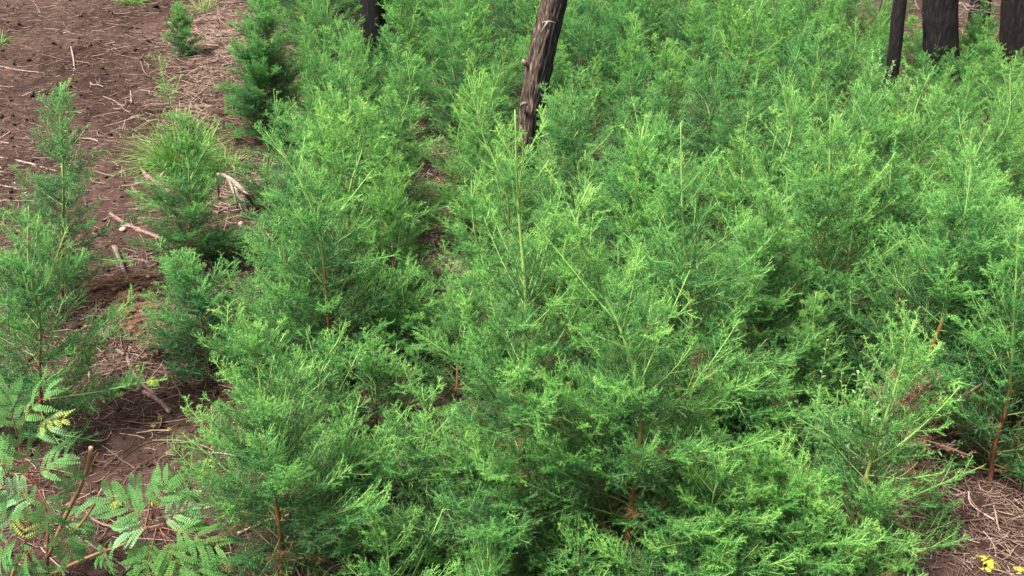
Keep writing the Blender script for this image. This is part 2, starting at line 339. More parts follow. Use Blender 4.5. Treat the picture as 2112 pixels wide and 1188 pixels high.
HG = 'young feathery conifers'
bl, mid_, yl = (.72, .90, 1.10), (1, 1, 1), (1.3, 1.12, .9)
heroes = [
 (101, [(1074,1215),(1078,1000),(1076,860),(1084,660),(1082,580),(1068,420),(1062,230)], .60, 'near', 1.15, (1.12,1.06,1.05), 'tallest front sapling, its bare green leader crossing the foot of the leaning burnt trunk'),
 (102, [(1283,1260),(1298,1090),(1325,870),(1295,720),(1245,610),(1205,520),(1193,450),(1218,382)], .55, 'near', 1.2, (1.15,1.08,.95), 'yellow green sapling with a kinked pale leader tip, just right of the tallest sapling'),
 (103, [(1432,960),(1427,700),(1418,560),(1408,470),(1402,250)], .62, 'near', 1.0, (.9,1,1.05), 'tall blue green sapling with a dark leader behind the one with the kinked tip'),
 (104, [(1688,790),(1697,520),(1706,400),(1712,240)], .58, 'mid', 1.1, (1.1,1.05,1), 'broad feathery sapling with an orange brown stem standing alone right of centre'),
 (105, [(1880,880),(1912,740),(1955,620),(1972,540),(1995,400),(2010,300)], .62, 'mid', 1.15, (.95,1,1.05), 'large leaning sapling with a dark red curved trunk above the brown dead shrub'),
 (106, [(1722,1185),(1762,1050),(1800,930),(1850,790),(1882,655)], .42, 'near', 1.0, (1.15,1.08,1), 'slim open sapling leaning right at the edge of the bare patch near the lower right'),
 (107, [(585,1235),(578,1080),(565,985),(548,880),(541,760),(525,670),(508,640)], .52, 'near', 1.05, (1.3,1.15,1.15), 'pale green sapling with open upright tips, right of the fern leaved shrub in front'),
 (108, [(692,790),(680,700),(668,570),(652,470),(612,370),(545,275)], .54, 'mid', 1.15, (1.05,1.05,1), 'sapling with an orange stem and a leader arching left, right of the gnarled grey branch'),
 (109, [(126,640),(124,470),(127,380),(122,290),(118,175)], .42, 'near', 1.0, (.60,.80,1.05), 'dark blue green sapling alone on the bare soil at the far left'),
 (110, [(86,905),(84,760),(80,660),(62,540),(58,425)], .52, 'near', .95, (.95,1,1.05), 'soft green sapling just above the fern leaved plant at the left edge'),
 (111, [(398,545),(392,460),(388,400),(385,300),(376,235)], .40, 'mid', 1.25, (.95,1,.95), 'narrow sapling with low dark skirts between the fallen brown stick and the gnarled grey branch'),
 (112, [(376,365),(368,300),(352,220),(328,120)], .20, 'mid', .75, yl, 'thin yellow green sapling rising out of the grass tussock'),
 (113, [(432,770),(420,690),(400,610),(372,530)], .42, 'mid', 1.25, bl, 'low blue green sapling beside the brown fallen dead branch'),
 (114, [(548,290),(545,200),(542,100),(548,-60)], .44, 'mid', 1.6, (.85,.97,.95), 'tall dark columnar sapling at the upper edge of the bare soil'),
 (115, [(706,345),(706,250),(716,150),(742,60)], .40, 'mid', 1.0, (.95,1,1), 'sapling with a thin brown stem right of the dark columnar sapling'),
 (116, [(940,300),(940,180),(925,80),(905,-40)], .42, 'mid', 1.1, (.85,.97,1), 'dark green sapling with a red brown stem just left of the leaning burnt trunk'),
 (117, [(1046,660),(1047,540),(1045,400),(1000,290),(965,160)], .42, 'mid', .75, (1.1,1.05,.95), 'spindly sapling with a pale bent leader before the foot of the leaning burnt trunk'),
 (118, [(985,1190),(984,1080),(988,960),(992,880)], .26, 'near', 1.2, (1.2,1.1,.95), 'small bright sapling with upright shoots before the tallest sapling'),
 (119, [(1932,1122),(1930,1060),(1935,985)], .10, 'near', .9, (.85,.95,.95), 'tiny seedling alone on the bare brown soil in the lower right'),
 (120, [(2042,1010),(2060,920),(2085,830),(2108,640),(2118,480)], .45, 'mid', 1.0, (1,1,1), 'sapling with a thin dark red trunk at the right edge above the bare soil'),
 (121, [(372,118),(374,70),(370,10)], .20, 'mid', 1.6, (.85,.97,.95), 'little dark seedling on the litter at the top left, left of the columnar sapling'),
 (122, [(935,470),(938,380),(948,260),(990,170)], .22, 'mid', .55, yl, 'sparse yellow stemmed sapling by the brown litter gap left of the burnt trunk'),
 (123, [(1545,1010),(1540,900),(1548,800),(1556,760)], .40, 'near', 1.1, (1.1,1.05,1), 'bushy sapling between the kinked one and the pale leafy shrub'),
 (124, [(855,1140),(850,1010),(880,880),(870,800)], .36, 'near', 1.0, (1,1,1.05), 'sapling with a forked pale stem left of the tallest sapling'),
 (126, [(735,300),(728,200),(712,110),(690,40)], .34, 'mid', 1.1, (.95,1,1), 'sapling with a pale leader just below the left charred trunk'),
 (127, [(745,470),(740,380),(715,250),(700,130)], .42, 'mid', 1.15, (.85,.97,1.05), 'large blue green sapling left of the brown litter gap'),
 (128, [(560,800),(565,700),(590,620),(600,560)], .34, 'mid', 1.0, (.78,.90,.92), 'low sapling at the edge of the bare soil under the arching leader'),
 (129, [(640,980),(650,880),(665,760),(700,700)], .36, 'near', 1.1, (.78,.90,.92), 'dense mid green sapling behind the front left pale one'),
 (130, [(1200,1290),(1195,1200),(1190,1100)], .30, 'near', 1.0, mid_, 'low sapling at the bottom edge between the two rusty trunks'),
 (131, [(1440,1330),(1460,1200),(1470,1060),(1490,960)], .36, 'near', 1.25, (1.1,1.06,.95), 'broad low sapling at the bottom edge right of the rusty kinked trunk'),
 (132, [(1640,1300),(1650,1200),(1660,1100),(1668,1010)], .34, 'near', 1.25, (1.15,1.08,.95), 'spreading yellow green sapling at the bottom edge below the pale leafy shrub'),
 (133, [(800,1330),(805,1220),(795,1110)], .34, 'near', 1.0, (1,1,1), 'sapling at the bottom edge right of the pale front left one'),
 (134, [(990,1380),(1000,1270),(995,1170)], .32, 'near', 1.0, (.95,1,1), 'low sapling at the bottom edge under the small bright one'),
 (135, [(545,430),(550,350),(560,280),(575,215)], .30, 'mid', 1.1, (.85,.97,1), 'sapling below the dark columnar one at the edge of the grey litter'),
 (136, [(1895,560),(1900,420),(1880,260),(1915,150)], .42, 'mid', .9, yl, 'tall sapling with a long bare yellow leader in front of the wide black trunk'),
 (137, [(1640,520),(1660,400),(1690,300),(1640,185)], .40, 'mid', .95, (1.1,1.05,1), 'sapling with a forked pale leader in the right thicket, left of the thin burnt trunk'),
 (138, [(1600,500),(1618,350),(1628,250),(1605,140)], .36, 'mid', .9, (1,1,1), 'sapling whose dark stem ends in a whitish spike, left of the forked one'),
]
heroes += [
 (139, [(1886,158),(1885,100),(1884,35)], .30, 'far', 1.2, yl, 'small yellow green sapling between the thin burnt trunk and the widest black trunk'),
 (140, [(1893,250),(1895,190),(1899,118)], .30, 'far', 1.2, (1.1,1.05,1), 'sapling before the gap between the thin burnt trunk and the widest black trunk'),
 (141, [(2008,150),(2010,100),(2012,42)], .34, 'far', 1.3, yl, 'yellow green sapling right behind the widest black trunk at its right side'),
 (142, [(2030,215),(2034,150),(2040,84)], .34, 'far', 1.3, (1.1,1.05,1), 'sapling in front of the opening between the two groups of black trunks'),
 (143, [(1985,235),(1990,170),(1996,95)], .32, 'far', 1.3, mid_, 'sapling at the lower right of the widest black trunk'),
 (144, [(800,610),(802,500),(798,385)], .32, 'mid', 1.2, bl, 'blue green sapling filling the space left of the two broad grey green leaves'),
 (145, [(835,770),(835,660),(825,560)], .36, 'mid', 1.2, (1,1,1), 'mid green sapling below the litter gap, behind the forked pale stem'),
 (146, [(775,900),(775,800),(765,700)], .28, 'mid', 1.1, (.95,1,1), 'short sapling over the small dark gap left of centre'),
 (147, [(1112,480),(1112,400),(1118,300)], .30, 'mid', 1.2, (1.1,1.05,1), 'yellow green sapling hiding the right foot of the leaning burnt trunk'),
 (148, [(1052,470),(1050,400),(1046,335)], .26, 'mid', 1.1, (1,1,1), 'low sapling hiding the left foot of the leaning burnt trunk'),
 (149, [(870,260),(868,200),(862,120)], .34, 'mid', 1.2, (.85,.97,1), 'dark sapling at the far end of the brown litter gap'),
 (150, [(700,1060),(705,960),(712,860)], .30, 'near', 1.1, (.78,.90,.92), 'mid green sapling right behind the front left pale one'),
 (151, [(1570,1250),(1572,1120),(1580,950)], .42, 'near', 1.2, (1.15,1.08,.98), 'bright bushy sapling in front of the pale leafy shrub, left of the slim open one'),
 (152, [(1745,1290),(1742,1200),(1750,1110)], .30, 'near', 1.1, (1.1,1.05,.95), 'low sapling at the bottom edge under the slim open sapling'),
]
avoid = []
for s, pts, Rd, lod, dn, ti, lab in heroes:
    e, b, H = hero(s, pts, Rad=Rd, lod=lod, dens=dn, tint=ti, label=lab, group=HG, opn={101: .7, 102: .7, 103: .5, 106: .2, 108: .9, 136: 1.0, 137: 1.0, 138: 1.0, 122: .5, 117: 1.0}.get(s, 0.0))
    avoid.append((b[0], b[1]))

# ---- shared kinds for the thicket
def kind_set(base, n, lod, dens):
    out = []
    for k in range(n):
        H = 1.2; tm, cm = gen_sapling(base+k, wander(base+k, H, .035, (R_(base+k).uniform(-.08, .08), R_(base+k+50).uniform(-.08, .08))), H, R_(base+k+7).uniform(.36, .46), lod, dens)
        tm.materials.append(M_twig); cm.materials.append(M_needle); cm.materials.append(M_twig); out.append((tm, cm))
    return out
SETS = {'near': kind_set(300, 3, 'near', 1.1), 'mid': kind_set(400, 6, 'mid', 1.1), 'far': kind_set(500, 6, 'far', 1.15)}

def inpoly(x, y, poly):
    c = False; j = len(poly)-1
    for i in range(len(poly)):
        xi, yi = poly[i]; xj, yj = poly[j]
        if (yi > y) != (yj > y) and x < (xj-xi)*(y-yi)/(yj-yi)+xi: c = not c
        j = i
    return c
forest = [(470,-60),(560,60),(610,200),(620,330),(640,430),(650,520),(640,620),(620,760),(640,860),(760,930),(900,1000),(1100,1040),(1500,1060),(1640,960),(1700,860),(1760,800),(1850,790),(1960,860),(2330,1000),(2330,95),(1980,80),(1800,-60)]
gaps = [[(840,250),(930,250),(960,330),(900,390),(830,360)], [(880,420),(965,400),(990,560),(960,680),(900,690),(870,560)], [(740,800),(830,790),(850,900),(760,930)], [(1700,800),(1860,780),(1860,930),(1720,930)], [(1090,330),(1150,250),(1180,300),(1100,420),(1050,420)]]
rng = R_(77); pts = []; tries = 0
while tries < 30000 and len(pts) < 252:
    tries += 1
    y = rng.uniform(3.3, 13.5); x = rng.uniform(-.55*y-0.3, .58*y+.3)
    px, py = proj((x, y, terr(x, y)))
    if px < -250 or px > 2330 or not inpoly(px, py, forest) or any(inpoly(px, py, g_) for g_ in gaps): continue
    dmin = .30 + .011*y
    if any((x-a)**2+(y-b)**2 < dmin**2 for a, b in avoid) or any((x-a)**2+(y-b)**2 < dmin**2 for a, b, _, _ in pts): continue
    pts.append((x, y, px, py))
def zone(px, py):
    if px < 800: return 'in the upper left thicket left of the burnt leaning trunk' if py < 420 else 'in the left thicket beside the bare soil'
    if px < 1120: return 'behind and left of the leaning burnt trunk' if py < 330 else 'around the foot of the leaning burnt trunk'
    if px < 1500: return 'in the far thicket right of the leaning burnt trunk' if py < 330 else 'in the middle thicket behind the pair of tall front saplings'
    if px < 1850: return 'in the far thicket left of the thin burnt trunk' if py < 330 else 'in the right thicket below the thin burnt trunk'
    return 'around the black trunks at the far right' if py < 330 else 'in the thicket along the right edge'
pts.sort(key=lambda p: p[1])
for i, (x, y, px, py) in enumerate(pts):
    lod = 'near' if y < 4.3 else ('mid' if y < 7.2 else 'far')
    ms = SETS[lod][rng.randint(len(SETS[lod]))]
    Ht = rng.uniform(.85, 1.3) if y < 6.5 else rng.uniform(.75, 1.1)
    if px > 1780 and y > 7.5: Ht *= .80
    if py > 880: Ht *= .75
    if px < 1750 and y > 9: Ht *= 1.25
    skip = False
    for bx, by, hw in ((1083,285,35),(772,48,25),(1846,180,15),(1925,62,30),(1962,100,12),(2092,100,30),(888,340,12),(920,560,12),(1350,215,10)):
        if py > by and abs(px-bx) < hw + .30*FPX*.5*Ht/1.2/y*.8:
            cap = (at(px, by, y)[2] - float(terr(x, y)))*1.02
            if cap < .28: skip = True
            Ht = min(Ht, cap)
    if skip: continue
    tn = rng.rand()
    if tn < .33: ti, w = (.66, .84, .98), 'blue green'
    elif tn < .7: ti, w = (1.0, 1.0, 1.0), 'mid green'
    else: ti, w = (1.28, 1.14, .92), 'yellow green'
    size = 'short' if Ht < .85 else ('medium' if Ht < 1.08 else 'tall')
    z = zone(px, py)
    jit = rng.uniform(.86, 1.10); ti = tuple(c*jit for c in ti)
    e = put_sapling(ms, (x, y, float(terr(x, y))), rng.uniform(0, 6.28), Ht/1.2, ti, f'{size} {w} feathery sapling {z}', 'saplings '+z)
    e.scale = (e.scale[0]*rng.uniform(.92, 1.12), e.scale[1]*rng.uniform(.92, 1.12), e.scale[2]); e.rotation_euler = (rng.normal(0, .09), rng.normal(0, .09), e.rotation_euler[2])

# ------------------------------------------------------------------ burnt trunks
def burnt(name, label, px_pts, rad, mt, rough=.012, sides=40, rings=150, extend=None, dark_side=True, seed=1, stubs=(), Y=None, tilt=0.0):
    b = gp(*px_pts[0]) if Y is None else at(*px_pts[0], Y)
    W = [np.array([b[0], b[1], float(terr(b[0], b[1]))-.15])] + [at(px, py, b[1]+tilt*(k+1)) for k, (px, py) in enumerate(px_pts[1:])]
    if extend is not None: W.append(W[-1] + np.array(extend))
    W = [w - np.array([b[0], b[1], b[2]]) for w in W]
    seg = np.r_[0, np.cumsum(np.linalg.norm(np.diff(W, axis=0), axis=1))]; ssq = np.linspace(0, seg[-1], rings)
    P = np.stack([np.interp(ssq, seg, np.array(W)[:, i]) for i in range(3)], 1)
    kz = 15; Pp = np.vstack([2*P[0]-P[kz:0:-1], P, 2*P[-1]-P[-2:-kz-2:-1]]); P = np.stack([np.convolve(Pp[:, i], np.ones(2*kz+1)/(2*kz+1), 'valid') for i in range(3)], 1); rng = R_(seed)
    T = norm(np.gradient(P, axis=0)); ang = np.arange(sides)*2*np.pi/sides
    ex = np.array([1.0, 0, 0]); u = norm(ex - T*(T@ex)[:, None]); v = np.cross(T, u)
    lz = np.r_[0, np.cumsum(np.linalg.norm(np.diff(P, axis=0), axis=1))]
    r = np.interp(lz, np.linspace(0, lz[-1], len(rad)), rad)
    flare = 1 + .35*np.exp(-lz/.12)
    AA, LL = np.meshgrid(ang, lz)
    cx, sy = np.cos(AA), np.sin(AA)
    furrow = vnoise(AA*rad[0]*4*np.sign(1), LL*.22, .016, seed) + .6*vnoise(cx*.3+LL*.03, sy*.3+LL*.05, .05, seed+3) + .5*vnoise(AA, LL, .25, seed+5)
    rr = (r*flare)[:, None] + rough*furrow
    V = P[:, None, :] + rr[:, :, None]*(cx[:, :, None]*u[:, None, :] + sy[:, :, None]*v[:, None, :])
    K = rings; I0 = (np.arange(K-1)[:, None]*sides + np.arange(sides)[None]); I1 = (np.arange(K-1)[:, None]*sides + (np.arange(sides)+1)[None] % sides)
    F = np.stack([I0, I1, I1+sides, I0+sides], -1).reshape(-1, 4)
    Vf = V.reshape(-1, 3)
    # jagged broken top closed by a centre point
    nv = len(Vf); Vf = np.vstack([Vf, P[-1]-T[-1]*.05]); ag = (.5 - .62*cx*1.0 - .1*(sy > 0) + .12*np.clip(LL-.55, -.5, 1)).reshape(-1)
    top = np.stack([np.full(sides, nv), np.full(sides, nv), (K-1)*sides+np.arange(sides), (K-1)*sides+(np.arange(sides)+1) % sides], -1)
    me = bpy.data.meshes.new(name)
    me.from_pydata(Vf.tolist(), [], F.tolist() + [(nv, (K-1)*sides+q, (K-1)*sides+(q+1) % sides) for q in range(sides)])
    for p in me.polygons: p.use_smooth = True
    a = me.attributes.new("age", 'FLOAT', 'POINT'); a.data.foreach_set('value', np.r_[ag, .5].astype(np.float32))
    e = empty(name, b); tag(e, label, 'burnt tree', 'charred tree trunks')
    link('trunk', me, [mt], e)
    for nm, m2, sp_ in stubs:
        A2 = Acc()
        for pp, rr_ in sp_:
            q = np.array([np.array(w)-b for w in pp]); q = resample(q, 9); A2.tubes(q[None], np.interp(np.linspace(0, 1, 9), np.linspace(0, 1, len(rr_)), rr_)[None], 8, 0, np.full((1, 9), .5))
        link(nm, A2.mesh(nm, True), [m2], e)
    return e
bm = gp(1072, 395); YB = bm[1]
def on_tr(px, py, dy=-.10): return at(px, py, YB+dy)
burnt('burnt_trunk', 'leaning half burnt tree trunk with grey streaked bark on its left side', [(1072,395),(1088,300),(1101,200),(1120,100),(1143,0),(1165,-90)], [.085,.092,.094,.090,.088,.084,.080,.076], M_bark, .016, 96, 300, (.35, .1, 1.6), seed=3,
      stubs=[('broken_twig', M_pale, [([on_tr(1131,44,-.11), on_tr(1125,52,-.15), on_tr(1116,66,-.14)], [.009, .007, .002]), ([on_tr(1118,46,-.09), on_tr(1134,44,-.125), on_tr(1146,48,-.10)], [.003, .006, .003])]),
             ('branch_scar', M_brownw, [([on_tr(1074,219,-.10), on_tr(1080,213,-.135), on_tr(1087,216,-.12)], [.010, .013, .010]), ([on_tr(1086,134,-.03), on_tr(1081,128,-.06), on_tr(1078,122,-.04)], [.02, .018, .006])])])
burnt('burnt_trunk', 'charred black tree trunk at the top of the left thicket', [(778,120),(772,50),(767,0),(764,-40)], [.125,.125,.12,.11], M_char, .012, 40, 120, (-.1, .1, 2.6), seed=7)
burnt('burnt_trunk', 'thin charred trunk leaning slightly right, left of the widest black trunk', [(1828,262),(1838,170),(1848,80),(1856,0),(1862,-50)], [.052,.058,.058,.055,.05], M_charred, .008, 32, 150, (.15, .1, 2.0), seed=9)
burnt('burnt_trunk', 'widest black charred trunk near the top right corner', [(1948,165),(1940,80),(1938,0),(1937,-40)], [.185,.18,.178,.17,.16], M_char, .016, 56, 150, (.0, .1, 2.8), seed=12)
burnt('burnt_trunk', 'dark red brown charred trunk left of its twin in the top right corner', [(2086,150),(2084,80),(2087,0),(2088,-40)], [.115,.11,.10,.10], M_charred, .012, 40, 120, (.0, .1, 2.6), seed=14)
burnt('burnt_trunk', 'rusty charred trunk cut off by the right edge at the top', [(2120,152),(2118,80),(2120,0),(2122,-40)], [.15,.14,.13,.12], M_charred, .014, 40, 120, (.05, .1, 2.6), seed=15)
burnt('burnt_trunk', 'small thin black trunk far behind, between the widest black trunk and the red brown one', [(2037,62),(2036,20),(2033,-30)], [.055,.05,.05], M_charred, .006, 24, 80, (.0, .1, 2.6), seed=16, Y=12.5)
burnt('burnt_trunk', 'faint dark trunk in the background just right of the widest black trunk', [(2015,25),(2018,0),(2020,-30)], [.09,.09,.08], M_char, .006, 24, 80, (.0, .1, 2.6), seed=17, Y=14.0)

# ------------------------------------------------------------------ fallen wood
def stick(name, label, lines, m, group=None, cat='stick', lift=.6, sides=7, knots=.12, seed=0):
    """lines: list of (photo pixel pts [, heights above ground], radii in m)"""
    rng = R_(seed+5); A = Acc(); org = gp(*lines[0][0][0][:2])
    for pxs, rad in lines:
        W = []
        for p in pxs:
            g_ = gp(p[0], p[1]) if len(p) < 4 else None
            if len(p) >= 4: w = at(p[0], p[1], p[3]); 
            else:
                w = np.array([g_[0], g_[1], float(terr_full(g_[0], g_[1]))]); w[2] += rad[0]*lift
            W.append(w - org)
        rad = [r_*.8 for r_ in rad]; K = 8 + 4*len(W); q = resample(W, K); q[1:-1] += rng.normal(0, rad[0]*knots, (K-2, 3))
        rr = np.interp(np.linspace(0, 1, K), np.linspace(0, 1, len(rad)), rad)*(1+rng.normal(0, .08, K)); A.tubes(q[None], rr[None], sides, 0, np.full((1, K), .5))
    o = link(name, A.mesh(name, True), [m]); o.location = org; tag(o, label, cat, group); return o
SG = 'sticks lying on the bare soil'
stick('fallen_stick', 'short pale stick standing out on the bare soil near the top left', [([(148,104),(152,125),(153,140),(150,155)], [.010,.011,.009,.006])], M_pale, SG, seed=1)
stick('fallen_stick', 'tiny pale upright peg like stick left of the grass tussock', [([(269,186),(272,218)], [.009,.008])], M_pale, SG, seed=2)
stick('fallen_stick', 'long pale stick at the left edge near the top', [([(-5,141),(35,147),(90,153)], [.010,.009,.004])], M_pale, SG, seed=3)
stick('fallen_stick', 'thin pale curved twig left of the dark columnar sapling', [([(392,71),(420,64),(450,64),(500,74)], [.007,.006,.003])], M_pale, SG, seed=4)
stick('fallen_stick', 'thick reddish brown stick sloping down toward the narrow sapling', [([(228,445),(262,466),(290,482),(335,502)], [.014,.018,.019,.013]), ([(275,474),(268,452)], [.006,.003])], M_brownw, SG, seed=5)
stick('fallen_stick', 'forked brown stick under the narrow sapling', [([(355,520),(310,530),(252,536)], [.012,.010,.006]), ([(258,533),(270,512)], [.006,.004]), ([(312,530),(318,545)], [.005,.003])], M_brownw, SG, seed=6)
stick('fallen_stick', 'long thin twig trailing right from the forked brown stick', [([(262,538),(300,545),(340,560),(370,566)], [.006,.006,.003])], M_brownw, SG, seed=7)
stick('fallen_stick', 'hooked grey brown branch curving round beside the yellow herbs', [([(372,687),(320,694),(285,702),(268,722),(266,755),(290,790),(320,820),(352,852)], [.005,.007,.010,.012,.012,.013,.014,.012]), ([(307,716),(301,738),(281,762)], [.006,.006,.004])], M_brownw, SG, seed=8)
stick('fallen_stick', 'short dark red stub left of the hooked branch', [([(241,728),(258,742)], [.012,.010])], M_brownw, SG, seed=9)
stick('fallen_stick', 'bright whitish stick below the gnarled grey branch', [([(466,462),(500,446),(531,428)], [.010,.010,.008])], M_pale, SG, seed=10)
stick('fallen_stick', 'small pale stick under the bright whitish one', [([(488,502),(514,486)], [.008,.006])], M_pale, SG, seed=11)
stick('fallen_stick', 'split orange chunk of wood near the brown dead branch', [([(304,584),(326,604)], [.014,.010])], M_orange, SG, seed=12)
stick('fallen_stick', 'pale twig at the left edge crossing behind the blue green sapling', [([(-5,329),(50,337),(110,352),(140,360)], [.009,.009,.005])], M_pale, SG, seed=13)
stick('fallen_stick', 'second pale twig at the left edge, just lower', [([(-5,384),(30,392),(62,399)], [.008,.005])], M_pale, SG, seed=14)
stick('fallen_stick', 'knobbly dark stump piece behind the narrow sapling', [([(290,352),(305,372),(325,382),(352,402)], [.006,.022,.030,.018])], M_brownw, SG, seed=15, knots=.2)
stick('fallen_stick', 'brown stick at the soil edge below the tall columnar sapling', [([(632,231),(660,247),(694,262)], [.014,.013,.008])], M_brownw, SG, seed=16)
stick('fallen_stick', 'pale stick in the litter gap left of the leaning burnt trunk', [([(832,349),(862,354),(894,368)], [.010,.009,.006])], M_pale, SG, seed=17)
stick('fallen_stick', 'thin arched twig in the bare soil left of the grass tussock', [([(214,206),(240,216),(268,236),(300,226),(330,214)], [.007,.006,.004])], M_brownw, SG, seed=18)
stick('fallen_stick', 'long thin twig across the middle of the bare soil', [([(205,212),(240,196),(280,178)], [.007,.006,.004])], M_brownw, SG, seed=19)
stick('fallen_stick', 'looped root like twig right of the bare soil', [([(297,112),(292,135),(305,165),(330,158)], [.006,.006,.004])], M_brownw, SG, seed=20)
stick('fallen_stick', 'short pale stick right of the blue green sapling tip', [([(128,238),(160,240),(186,244)], [.008,.007])], M_pale, SG, seed=21)
stick('fallen_stick', 'pale bent twig in the upper part of the bare soil', [([(222,108),(250,102),(280,92)], [.008,.006])], M_pale, SG, seed=22)
stick('fallen_stick', 'short pale twig beside the little dark seedling at the top', [([(378,146),(410,141)], [.006,.005])], M_pale, SG, seed=33)
stick('fallen_stick', 'pale bent twig in the grey litter left of the dark columnar sapling', [([(430,174),(460,162),(495,161)], [.008,.006])], M_pale, SG, seed=23)
stick('fallen_stick', 'dark stick pointing down under the low blue green sapling', [([(298,815),(330,840),(352,856)], [.013,.012])], M_brownw, SG, seed=24)
stick('fallen_log', 'pale fallen log at the right edge in front of the twin charred trunks', [([(2046,118),(2080,124),(2135,132)], [.030,.036,.036])], M_pale, None, 'log', seed=25)
gb = gp(480, 450); gy = gb[1]
stick('gnarled_branch', 'gnarled grey dead branch arching over the litter beside the narrow sapling', [
    ([(452,412),(449,380,0,gy+.15),(447,361,0,gy+.12),(462,362,0,gy+.1),(485,376,0,gy+.05),(505,398,0,gy),(522,425)], [.010,.012,.016,.017,.018,.015,.010]),
    ([(470,366,0,gy+.08),(482,395,0,gy+.02),(488,425,0,gy),(491,442)], [.010,.012,.010,.008]), ([(484,376,0,gy+.05),(492,405,0,gy),(508,420,0,gy),(515,446)], [.010,.012,.010,.006]), ([(500,392,0,gy),(514,402,0,gy-.02),(534,414)], [.010,.009,.016])],
    M_pale, None, 'branch', sides=9, knots=.2, seed=26)
sg = gp(975, 560); yy = sg[1]
stick('charred_snag', 'slim charred and splintered snag left of the tallest sapling', [([(974,560),(978,520,0,yy+.01),(981,480,0,yy+.03),(990,440,0,yy+.05),(1004,400,0,yy+.06)], [.022,.020,.026,.022,.010]), ([(984,470,0,yy),(998,430,0,yy+.02),(1008,405,0,yy+.03)], [.016,.014,.006])], M_brownw, None, 'snag', sides=10, knots=.25, seed=27)
stick('fallen_stick', 'orange brown twig resting on low foliage in the centre', [([(830,612,0,gp(850,640)[1]),(886,626,0,gp(850,640)[1]+.05)], [.007,.005])], M_orange, SG, seed=28)
stick('bent_twig', 'pale curved dead twig left of the thin burnt trunk', [([(1796,176,0,8.3),(1799,158,0,8.3),(1808,142,0,8.3),(1820,132,0,8.3)], [.007,.009,.007,.004])], M_pale, None, 'twig', seed=29)
stick('hanging_twig', 'thin black twig dangling into the frame at the top, left of the thin burnt trunk', [([(1820,-40,0,9),(1819,0,0,9),(1813,22,0,9),(1800,42,0,9),(1786,55,0,9)], [.007,.006,.004,.003])], M_char, None, 'twig', seed=30)
dl = []; rg = R_(88)
for q in range(20):
    x0 = rg.uniform(1975, 2060); y0 = rg.uniform(-20, 26); dx = rg.uniform(25, 70)*rg.choice([-1, 1]); Yq = rg.uniform(11.5, 12.8)
    dl.append(([(x0, y0, 0, Yq), (x0+dx*.5, y0+rg.uniform(2, 12), 0, Yq), (x0+dx, y0+rg.uniform(-6, 16), 0, Yq+.2)], [rg.uniform(.007, .012), .003]))
stick('bent_twig', 'pale curved dead twig hanging left of the widest black trunk', [([(1890,-10,0,11),(1889,8,0,11),(1896,22,0,11),(1906,30,0,11.1)], [.012,.014,.010,.006])], M_pale, None, 'twig', seed=34)
stick('dead_brush', 'tangle of pale leafless fallen branches between the black trunks at top right', dl, M_pale, None, 'dead branches', sides=5, seed=31)

# stones
ig = R_(9)
def stone(label, px, py, r):
    import bmesh
    bm_ = bmesh.new(); bmesh.ops.create_icosphere(bm_, subdivisions=3, radius=1)
    s = ig.uniform(.7, 1.25, 3)*r; s[2] *= .65
    for v in bm_.verts:
        n = vnoise(v.co.x*.5+px, v.co.y*.5+v.co.z*.4, .5, r*100); v.co = Vector((v.co.x*s[0], v.co.y*s[1], v.co.z*s[2]))*(1+.45*float(n))
    me = bpy.data.meshes.new('pebble'); bm_.to_mesh(me); bm_.free(); [setattr(p, 'use_smooth', True) for p in me.polygons]
    g_ = gp(px, py); o = link('pebble', me, [M_stone]); o.location = (g_[0], g_[1], float(terr_full(g_[0], g_[1]))+s[2]*.4); tag(o, label, 'stone', 'pale pebbles by the gnarled branch')
for lab, px, py, r in [('largest pinkish pebble below the bright whitish stick', 498, 470, .024), ('first small pale pebble in the row right of the largest', 545, 490, .011), ('second small pale pebble in the row, a bit higher', 555, 486, .012), ('third small pale pebble in the row', 569, 494, .014), ('fourth small pale pebble in the row', 583, 499, .014), ('last small pale pebble at the right end of the row', 594, 503, .011), ('tiny white pebble on open soil left of the narrow sapling', 283, 437, .009), ('round pebble on the soil left of the hooked branch', 255, 482, .022), ('dark round stone below the brown fallen dead branch', 352, 717, .018)]:
    stone(lab, px, py, r)

# ------------------------------------------------------------------ litter, clods (nobody could count them)
def litter(n, name, label, seed, L, rad, reg, agef, K=4, lift=.004):
    rng = R_(seed); y = reg[0] + (reg[1]-reg[0])*rng.rand(n)**.8; hw = .62*y+.3; x = rng.uniform(-1, 1, n)*hw
    dens = vnoise(x, y, .5, 4) + .6*vnoise(x, y, .18, 8); keep = dens + rng.rand(n)*.9 > .25; x, y = x[keep], y[keep]; n = len(x)
    ln = L*np.exp(rng.normal(0, .5, n)); a = rng.uniform(0, np.pi*2, n); c = rng.normal(0, .35, n); P = np.zeros((n, K, 3))
    for k in range(K):
        s = k/(K-1)-.5; aa = a + c*s; P[:, k, 0] = x + np.cos(aa)*ln*s; P[:, k, 1] = y + np.sin(aa)*ln*s
    P[:, :, 2] = terr_full(P[:, :, 0], P[:, :, 1]); m = P[:, :, 2].mean(1, keepdims=True); P[:, :, 2] = .5*P[:, :, 2]+.5*m + lift + rng.rand(n, 1)*lift*2
    A = Acc(); r = rad*np.exp(rng.normal(0, .35, n)); A.tubes(P, np.repeat(r[:, None], K, 1), 3, 0, np.repeat(np.clip(agef + rng.normal(0, .25, n), 0, 1)[:, None], K, 1), cap=False)
    tag(link(name, A.mesh(name), [M_litter]), label, 'litter', kind='stuff')
litter(150000, 'needle_litter', 'fine dry needles and twigs scattered over the brown soil', 5, .055, .0012, (2.3, 15), .42)
